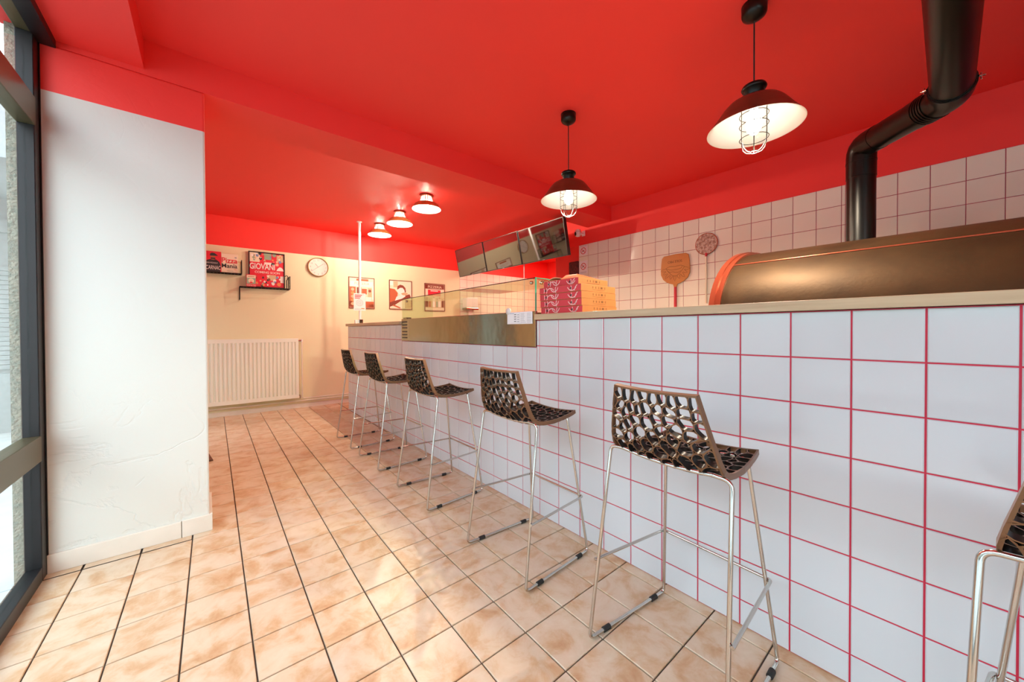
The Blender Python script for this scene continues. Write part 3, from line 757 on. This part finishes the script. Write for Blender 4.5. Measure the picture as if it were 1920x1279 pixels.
sc_ = thing('security_camera', 'white dome security camera on the red wall above the signs', 'security camera', (DX, 1.47, 2.315), R(-90))
MB().box((-.028, -.008, -.035), (.028, 0, .035), 'white_plastic').obj('wall_plate', sc_, bevel=.004)
MB().tube(rpath([(0, -.006, -.012), (0, -.05, -.012), (-.01, -.085, -.005)], .02), .016, 'white_plastic', 12).obj('arm', sc_)
MB().lathe([(0, .045), (.022, .043), (.034, .030), (.036, .012), (.036, -.030), (.030, -.045), (0, -.052)], 'white_plastic', 24, (-.012, -.095, -.005)).obj('body', sc_)
MB().lathe([(.0365, .014), (.0367, .010)], 'ink_grey', 24, (-.012, -.095, -.005)).obj('seam', sc_)
MB().lathe([(.027, 0), (.026, .008), (.018, .014), (0, .017)], 'black_plastic', 20).obj('lens', sc_, (-.029, -.119, -.018), (R(100), 0, R(-38)))
pd = thing('pizza_paddle', 'wooden pizza paddle with engraved sun hanging upside down on the tiles', 'pizza paddle', (DX-.012, .268, 1.70), R(-90))
ol = [(-.148, .08), (-.142, .125), (-.120, .148), (0, .156), (.105, .152), (.134, .135), (.144, .08), (.150, .0), (.148, -.05), (.128, -.095), (.088, -.128), (.05, -.144), (.022, -.152), (.012, -.185), (-.012, -.185), (-.022, -.152), (-.05, -.144), (-.088, -.128), (-.128, -.095), (-.152, -.045), (-.154, .0)]
MB().prism(ol, -.014, 0, 'paddle_wood').obj('blade', pd, bevel=.004)
MB().tube([(0, -.007, -.18), (0, -.007, -.55)], .0135, 'ink_red', 14).obj('handle', pd)
mk = MB()
def line(pts, r=.0013): mk.tube([(x, -.0145, z) for x, z in pts], r, 'paddle_line', 4)
face = [(-.098, .018)]+[(-.098+.196*k/12-0, .018-.085*math.sin(PI*k/12)) for k in range(1, 12)]+[(.098, .018)]
line(face); line([(-.098, .018), (-.06, .034), (0, .030), (.06, .036), (.098, .018)])
line([(-.09, .012), (-.04, -.004), (.02, -.002), (.06, .004), (.072, .022)])
line([(-.08, -.012), (-.05, -.026), (-.02, -.022), (.0, -.032), (.03, -.036), (.06, -.02)])
for k in range(9):
    a = R(188+k*20.5); c_, s_ = math.cos(a), math.sin(a); bx_, bz = .1*c_, .012+.078*s_; L = .042 if k % 2 else .056
    tx_, tz = bx_+c_*L, bz+s_*L; nx, nz = -s_*.012, c_*.012
    line([(bx_-nx, bz-nz), (bx_+c_*L*.5-nx*1.2, bz+s_*L*.5-nz*1.2), (tx_, tz), (bx_+c_*L*.5+nx*.7, bz+s_*L*.5+nz*.7), (bx_+nx, bz+nz)])
mk.obj('sun_engraving', pd)
text('lettering', 'SOLE MIO', pd, -.002, -.0145, .092, .036, 'paddle_line', spin=180, sx=.95)
pe = thing('pizza_peel', 'small round perforated metal pizza peel hanging beside the wooden paddle', 'pizza peel', (DX-.014, -.033, 1.908), R(-90))
MB().prism(circ(0, 0, .100, 36), -.004, 0, 'peel_metal').obj('disc', pe)
mb = MB(); mb.tube([(.1*math.cos(2*PI*k/36), -.002, .1*math.sin(2*PI*k/36)) for k in range(36)], .004, 'oven_rim', 6, True); mb.obj('rim', pe)
mb = MB()
for i in range(-7, 8):
    for j in range(-7, 8):
        x, z_ = i*.0135+(.0067 if j % 2 else 0), j*.0125
        if math.hypot(x, z_) < .09: mb.flat(circ(x, z_, .0026, 7, .0040), -.0044, 'print_brown' if (i+j) % 3 else 'ink')
o = mb.obj('perforations', pe); o['kind'] = 'stuff'
MB().tube([(0, -.004, -.098), (0, -.004, -.57)], .0075, 'copper_pipe', 12).obj('handle', pe)
MB().tube([(0, -.004, -.09), (0, -.004, -.122)], .011, 'ink_red', 12).obj('collar', pe)
tag(MB().box((DX-.02, 1.55, 1.62), (DX+.028, 1.705, 1.978), 'dark_weave').obj('speaker_box', bevel=.012), 'dark mottled woven-front box on the red wall beside the signs', 'speaker')

# ------------------------------------------------------------------ white pole on the counter
pl = thing('pole', 'slim white ceiling pole standing on the far worktop', 'pole', (.105, 3.56, 1.178))
PH = CEIL-1.178
MB().tube([(0, 0, .06), (0, 0, PH-.01)], .0165, 'white_plastic', 16).obj('tube', pl)
MB().lathe([(0, PH), (.034, PH), (.034, PH-.008), (.019, PH-.014), (0, PH-.014)], 'white_plastic', 20).obj('ceiling_flange', pl)
MB().box((-.025, -.025, 0), (.030, .025, .058), 'chrome').obj('foot', pl, bevel=.004)
MB().box((-.07, -.02, 0), (-.03, .02, .05), 'white_plastic').obj('socket', pl, bevel=.004)
fy = thing('flyer', 'white flyer with red title and round pizza drawing on the pole', 'flyer', (.094, 3.54, 1.47), R(-8))
MB().box((-.075, -.0015, -.115), (.075, 0, .115), 'paper').obj('sheet', fy)
mb = MB()
ringpoly(mb, 0, -.012, .040, .044, -.002, 'ink_grey'); ringpoly(mb, 0, -.012, .026, .029, -.002, 'ink_grey'); ringpoly(mb, 0, -.012, .012, .0145, -.002, 'ink_red')
for k in range(3): mb.flat(rect(-.06, .045+k*.020, .005+.012*k, .056+k*.020), -.002, 'ink_red')
mb.flat(rect(-.06, -.10, .02, -.094), -.002, 'ink_grey'); mb.flat(rect(.03, .095, .06, .10), -.002, 'ink_grey'); mb.flat(rect(.02, -.095, .06, -.082), -.002, 'print_orange')
mb.obj('print', fy)

# ------------------------------------------------------------------ back wall: posters, clock, shelves, radiator, dispenser
def on_back(x, z, off=0): return (x-off*.04, by(x)-off, z)
def poster(name, label, x, z, w, h, frame_mat='print_brown', bgm='print_cream', off=.004, group=None, bar=.010):
    p = thing(name, label, 'poster', on_back(x, z, off), BROT, group)
    MB().box((-w/2+bar*.6, -.006, -h/2+bar*.6), (w/2-bar*.6, 0, h/2-bar*.6), bgm).obj('backing', p)
    fr = MB()
    for a in ((-w/2, -h/2, w/2, -h/2+bar), (-w/2, h/2-bar, w/2, h/2), (-w/2, -h/2+bar, -w/2+bar, h/2-bar), (w/2-bar, -h/2+bar, w/2, h/2-bar)): fr.box((a[0], -.014, a[1]), (a[2], 0, a[3]), frame_mat)
    fr.obj('frame', p); return p
GP = 'sepia posters on the cream wall'
# shop-front poster behind the pole
p = poster('poster', 'framed sepia poster of a pizzeria shop front, behind the white pole', .371, 1.670, .385, .478, group=GP); mb = MB(); Y = -.0066
for q, m_ in ((rect(-.08, .185, .10, .215), 'print_rust'), (rect(-.17, .10, .17, .178), 'print_white'), (rect(-.18, -.22, -.09, .09), 'print_rust'), (rect(-.075, -.02, -.005, .085), 'print_brown'), (rect(.0, -.02, .075, .065), 'print_rust'), (rect(.09, -.06, .15, .08), 'print_tan'), (rect(.155, -.10, .18, .12), 'print_white'), (rect(-.18, -.225, .18, -.13), 'print_rust'), (rect(.06, -.13, .14, -.06), 'print_white'), (rect(.10, -.22, .18, -.17), 'print_brown')): mb.flat(q, Y, m_)
for k in range(5): mb.flat(circ(-.135, .05-k*.055, .024, 12), Y-.0004, 'print_orange' if k % 2 else 'print_tan')
mb.flat(circ(.12, .035, .022, 12), Y-.0004, 'print_brown'); mb.flat(circ(.02, -.17, .03, 12), Y-.0004, 'print_tan')
mb.obj('print', p); text('lettering', 'PIZZERIA', p, .0, Y-.0008, .124, .058, 'print_tan', sx=.95)
# man eating a slice
p = poster('poster', 'framed sepia poster of a dark-haired person eating a pizza slice', .988, 1.672, .385, .478, group=GP); mb = MB()
mb.flat(rect(-.178, -.225, .178, .225), Y, 'print_cream')
mb.flat(rect(-.18, .15, -.13, .22), Y-.0003, 'print_white'); mb.flat(rect(-.12, .12, -.05, .22), Y-.0003, 'print_tan')
mb.flat([(-.18, .10), (-.10, .09), (-.05, .03), (-.06, -.06), (-.10, -.16), (-.18, -.15)], Y-.0003, 'print_rust')
mb.flat([(-.18, -.13), (-.06, -.08), (.06, -.01), (.15, .02), (.175, -.03), (.12, -.06), (.0, -.10), (-.10, -.17), (-.18, -.20)], Y-.0005, 'print_brown')
mb.flat([(-.10, -.10), (-.07, -.03), (.0, .0), (.06, .02), (.08, -.02), (.02, -.06)], Y-.0007, 'print_white')
mb.flat([(-.06, .06), (-.045, .12), (.0, .145), (.05, .13), (.07, .07), (.065, .02), (.02, -.005), (-.03, .01)], Y-.0007, 'print_white')
mb.flat([(-.062, .10), (-.05, .145), (-.01, .17), (.04, .16), (.08, .12), (.09, .05), (.07, .04), (.062, .085), (.03, .12), (-.01, .118), (-.035, .10), (-.05, .085)], Y-.0009, 'print_brown')
mb.flat([(.0, .025), (.06, .045), (.125, .035), (.105, .0), (.04, -.005)], Y-.0011, 'print_tan')
for k in range(4): mb.flat(circ(.03+k*.022, .018+.004*(k % 2), .007, 8), Y-.0013, 'print_rust')
mb.flat(rect(.07, -.22, .178, -.08), Y-.0003, 'print_tan'); mb.flat([(-.12, -.16), (.0, -.21), (-.02, -.225), (-.14, -.18)], Y-.0007, 'print_rust')
mb.obj('print', p)
# second pizzeria
p = poster('poster', 'framed sepia poster with a red pizzeria sign and diners, behind the glass', 1.600, 1.662, .385, .480, group=GP); mb = MB()
mb.flat(rect(-.178, .145, .178, .225), Y, 'print_brown'); mb.flat(rect(-.13, .02, .11, .13), Y, 'print_red'); mb.flat(rect(-.08, .105, .06, .118), Y-.0004, 'print_white')
mb.flat(rect(-.178, -.225, .178, .0), Y, 'print_tan')
for x_, w_, h_, m_ in ((-.15, .05, .15, 'print_brown'), (-.095, .03, .12, 'print_rust'), (-.02, .05, .16, 'print_white'), (.04, .03, .13, 'print_green'), (.09, .05, .15, 'print_white'), (.15, .04, .12, 'print_brown')): mb.flat(rect(x_-w_/2, -.17, x_+w_/2, -.17+h_), Y-.0004, m_); mb.flat(circ(x_, -.16+h_, .015, 10), Y-.0006, 'print_brown')
mb.flat(rect(-.178, -.225, .178, -.18), Y-.0004, 'print_cream'); mb.obj('print', p)
text('lettering', 'PIZZERIA', p, 0, Y-.0008, .160, .062, 'print_cream', sx=1.05)
# clock
ck = thing('wall_clock', 'round cream wall clock with thin brass rim', 'clock', on_back(-.234, 2.006, .0), BROT)
MB().lathe([(0, 0), (.134, 0), (.134, .036), (.129, .040), (.126, .036), (.126, .022)], 'shade_brass', 48).obj('rim', ck, (0, 0, 0), (R(90), 0, 0))
MB().lathe([(.127, .022), (0, .022)], 'print_white', 48).obj('dial', ck, (0, 0, 0), (R(90), 0, 0))
for hh in range(1, 13):
    a = R(90-30*hh); text('numeral', str(hh), ck, .100*math.cos(a), -.0226, .100*math.sin(a)-.011, .032, 'ink_grey')
for a, L, nm in ((130, .062, 'hour_hand'), (38, .095, 'minute_hand'), (217, .11, 'second_hand')):
    a = R(a); MB().tube([(0, -.025, 0), (L*math.cos(a), -.025, L*math.sin(a))], .0022, 'ink_grey', 5).obj(nm, ck)
MB().lathe([(.127, .034), (0, .034)], 'glass_clear', 40).obj('glass_cover', ck, (0, 0, 0), (R(90), 0, 0))
# wire shelves
def wire_shelf(label, x0, x1, z, d=.13, left_drop=True, right_up=.17):
    s = thing('wire_shelf', label, 'shelf', on_back((x0+x1)/2, z, 0), BROT); w = (x1-x0)/2; m = 'black_metal'
    MB().tube([(-w, -.006, 0), (-w, -d, 0), (w, -d, 0), (w, -.006, 0)], .0055, m, 8).tube([(-w, -.006, 0), (w, -.006, 0)], .0055, m, 8).obj('edge_rail', s)
    wr = MB()
    for k in range(1, 14): wr.tube([(-w+2*w*k/14, -.006, 0), (-w+2*w*k/14, -d, 0)], .0022, m, 5)
    for k in range(1, 4): wr.tube([(-w, -d*k/4, 0), (w, -d*k/4, 0)], .0022, m, 5)
    wr.obj('wire_deck', s)
    e_ = MB()
    for yy in (-d, -.006): e_.tube([(w, yy, 0), (w, yy, right_up)], .005, m, 8)
    e_.tube([(w, -d, right_up), (w, -.006, right_up)], .005, m, 8)
    for k in range(1, 4): e_.tube([(w, -d, right_up*k/4), (w, -.006, right_up*k/4)], .0022, m, 5)
    e_.obj('end_guard', s)
    if left_drop:
        MB().tube(rpath([(-w+.01, -d, 0), (-w, -d, -.004), (-w, -d, -.165)], .01), .0055, m, 8).tube([(-w, -.006, -.165), (-w, -d, -.165)], .004, m, 8).tube([(-w, -.006, 0), (-w, -.006, -.165)], .005, m, 8).obj('end_drop', s)
    return s
wire_shelf('black wire shelf beside the pillar holding a record sleeve and a pizza box', -1.62, -1.128, 1.817, left_drop=False)
wire_shelf('lower black wire shelf holding the collage poster and a tin', -1.152, -.600, 1.655)
# record-sleeve poster: red with a person
p = thing('record_sleeve', 'red square print of a person in dark clothes with white scrawled lettering', 'poster', on_back(-1.412, 1.8235, .07), BROT)
MB().box((-.080, 0, 0), (.080, .008, .255), 'print_red').obj('sleeve', p); mb = MB(); Y2 = -.0006
mb.flat([(-.075, .0), (.07, .0), (.075, .08), (.06, .13), (.03, .155), (-.03, .155), (-.06, .14), (-.072, .10)], Y2, 'ink')
mb.flat(rect(-.014, .15, .014, .18), Y2-.0003, 'print_rust'); mb.flat(circ(0, .188, .024, 18, .030), Y2-.0004, 'print_rust')
mb.flat([(-.026, .17), (-.02, .158), (.02, .158), (.026, .17), (.018, .176), (-.018, .176)], Y2-.0005, 'ink')
mb.flat([(-.030, .205), (-.026, .226), (-.008, .236), (.014, .234), (.030, .220), (.046, .206), (.046, .201), (-.028, .199)], Y2-.0006, 'ink'); mb.obj('print', p)
text('lettering', 'CARNAC', p, .0, Y2-.001, .03, .070, 'print_white', sx=.50, shear=.15, bold=.0002); text('lettering', 'MON PIZZAIOLO', p, -.01, Y2-.001, .105, .019, 'print_white', sx=.75)
p = thing('pizza_carton', 'white upright pizza carton with red and black Pizza Mania lettering', 'pizza box', on_back(-1.248, 1.8235, .07), BROT)
MB().box((-.083, 0, 0), (.083, .038, .240), 'print_cream').obj('carton', p, bevel=.002)
text('lettering', 'Pizza', p, -.004, -.0008, .126, .092, 'print_red', sx=.88, bold=.0015); text('lettering', 'Mania', p, -.004, -.0008, .064, .074, 'ink', sx=.92, bold=.0012)
mb = MB(); mb.flat(rect(-.03, .022, .035, .027), -.0006, 'print_green'); mb.flat(rect(.05, .19, .07, .205), -.0006, 'ink_grey'); mb.flat(rect(.045, .045, .068, .05), -.0006, 'print_orange'); mb.obj('print', p)
# collage poster
p = poster('poster', 'black-framed red collage poster with large white lettering on the lower shelf', -.852, 1.9005, .405, .472, 'frame_black', 'print_red', off=.025, bar=.012); mb = MB()
cols = ['print_white', 'print_orange', 'print_blue', 'print_brown', 'print_skin', 'print_green', 'print_tan', 'ink']
rg = random.Random(5)
for q, m_ in ((rect(-.19, .10, -.08, .224), 'print_cream'), (rect(-.03, .14, .05, .224), 'print_green'), (rect(.11, .12, .19, .21), 'print_tan'), (rect(-.03, .075, .07, .105), 'print_white'), (rect(.0, -.135, .10, -.06), 'print_tan'), (rect(.15, -.16, .19, -.07), 'print_white')): mb.flat(q, Y, m_)
for band in ((.08, .215), (-.215, -.075)):
    if band[0] < 0: mb.obj('upper_collage', p); mb = MB()
    for k in range(34):
        cx, cz, r_ = rg.uniform(-.165, .165), rg.uniform(*band), rg.uniform(.008, .026); nn = rg.choice((3, 4, 5, 8)); a0 = rg.uniform(0, 6)
        mb.flat([(cx+r_*rg.uniform(.6, 1.2)*math.cos(a0+2*PI*i/nn), cz+r_*math.sin(a0+2*PI*i/nn)) for i in range(nn)], Y-.0002*(1+k*.05), rg.choice(cols))
mb.obj('lower_collage', p)
text('lettering', 'GIOVANI', p, -.050, Y-.003, .008, .108, 'print_white', sx=.64, bold=.0022); text('lettering', 'COMING SOON', p, .005, Y-.003, -.045, .040, 'box_line', sx=.98, bold=.0008)
mb = MB(); mb.flat([(.105, .0), (.19, .0), (.18, .03), (.16, .05), (.14, .052), (.12, .03)], Y-.003, 'print_white'); mb.obj('emblem', p)
tn_ = thing('tin', 'small red and pale green square tomato tin on the lower shelf', 'tin', on_back(-1.030, 1.661, .10), BROT)
MB().box((-.052, 0, 0), (.052, .05, .160), 'print_red').obj('can', tn_, bevel=.004)
mb = MB(); mb.flat(rect(-.047, .038, .047, .152), -.0006, 'print_green'); mb.flat(rect(-.047, .115, .047, .150), -.0009, 'print_cream'); mb.flat(circ(0, .078, .030, 16), -.0009, 'print_cream'); mb.flat(circ(0, .080, .015, 12), -.0013, 'print_skin'); mb.flat(circ(0, .056, .017, 12, .010), -.0013, 'print_red'); mb.flat(rect(-.036, .128, .036, .136), -.0013, 'print_rust'); mb.obj('print', tn_)
text('lettering', 'TOMATES', tn_, 0, -.0012, .010, .025, 'print_white', sx=.9)
hk = thing('black_ornament', 'curled black ornament standing at the end of the lower shelf', 'ornament', on_back(-.63, 1.661, .07), BROT)
MB().tube([(-.02, 0, .165), (-.012, 0, .178), (.006, 0, .178), (.014, 0, .16), (.008, 0, .13), (-.004, 0, .115), (-.004, 0, .0)], .0055, 'frame_black', 8).obj('stem', hk)
MB().lathe([(0, 0), (.018, 0), (.018, .006), (0, .008)], 'frame_black', 14, (-.004, 0, 0)).obj('base', hk)
# radiator
rd = thing('radiator', 'white ribbed panel radiator under the shelves on the back wall', 'radiator', on_back(-1.06, 0, .0), BROT)
RW, z0, z1 = 1.12, .150, .982; mb = MB(); prof = []
nr = 24; x = -RW/2+.035; st = (RW-.07)/nr
for k in range(nr):
    prof += [(x+.0*st, -.074), (x+.10*st, -.088), (x+.62*st, -.088), (x+.72*st, -.074)]; x += st
prof += [(RW/2-.035, -.074)]
vs = [(a, b_, z0+.05) for a, b_ in prof]+[(a, b_, z1-.05) for a, b_ in prof]; N = len(prof)
mb.add(vs, [(k, k+1, N+k+1, N+k) for k in range(N-1)], 'radiator_white')
mb.obj('ribbed_face', rd, fix=False)
fr = MB()
for a in ((-RW/2, z0, RW/2, z0+.052), (-RW/2, z1-.052, RW/2, z1), (-RW/2, z0+.052, -RW/2+.037, z1-.052), (RW/2-.037, z0+.052, RW/2, z1-.052)): fr.box((a[0], -.086, a[1]), (a[2], -.060, a[3]), 'radiator_white')
fr.obj('panel_border', rd, bevel=.003)
MB().box((-RW/2+.01, -.062, z0+.01), (RW/2-.01, -.012, z1-.01), 'radiator_white').obj('back_panel', rd)
MB().tube([(RW/2-.02, -.05, z1-.035), (RW/2+.045, -.05, z1-.035)], .012, 'chrome', 10).tube([(RW/2+.045, -.05, z1-.05), (RW/2+.045, -.05, z1-.015)], .014, 'white_plastic', 10).obj('valve', rd)
MB().tube(rpath([(RW/2+.045, -.05, z1-.05), (RW/2+.045, -.05, .15), (RW/2+.06, -.03, .132)], .03), .009, 'skirting', 10).obj('riser_pipe', rd)
MB().tube([(RW/2-.02, -.045, z0+.03), (RW/2+.02, -.045, z0+.03), (RW/2+.02, -.04, .135)], .010, 'chrome', 10).obj('return_valve', rd)
hp = thing('heating_pipe', 'upper thin painted heating pipe along the foot of the back wall', 'pipe', on_back(0, .132), BROT)
MB().tube([(-.44, -.028, 0), (.36, -.028, 0)], .0085, 'skirting', 10).obj('pipe_run', hp)
MB().box((.20, -.036, -.012), (.216, 0, .012), 'skirting').obj('pipe_clip', hp)
hp = thing('heating_pipe', 'lower thin painted heating pipe running below the radiator', 'pipe', on_back(0, .100), BROT)
MB().tube([(-1.60, -.028, 0), (.36, -.028, 0)], .0085, 'skirting', 10).obj('pipe_run', hp)
MB().box((.20, -.036, -.012), (.216, 0, .012), 'skirting').obj('pipe_clip', hp)
# paper dispenser on the kitchen tiles
dp = thing('paper_dispenser', 'white paper towel dispenser on the tiled kitchen corner behind the glass', 'dispenser', on_back(2.28, 1.46, .008), BROT)
MB().box((-.13, -.16, .03), (.12, 0, .225), 'white_plastic').obj('cover', dp, bevel=.02)
MB().box((-.135, -.165, .0), (.125, -.005, .034), 'steel').obj('tray', dp, bevel=.006)
MB().prism(rect(-.045, -.10, .03, .01), -.09, -.088, 'paper').obj('towel', dp)
# doormat behind the pillar
dm = thing('doormat', 'brown doormat corner showing on the tiles behind the pillar', 'doormat', (-1.793, 2.688, 0.0005), R(6.3))
MB().box((-.22, -.31, 0), (.305, .40, .009), 'mat_brown').obj('border', dm, bevel=.003)
o = MB().box((-.19, -.27, .009), (.262, .36, .012), 'dark_weave').obj('pile', dm)
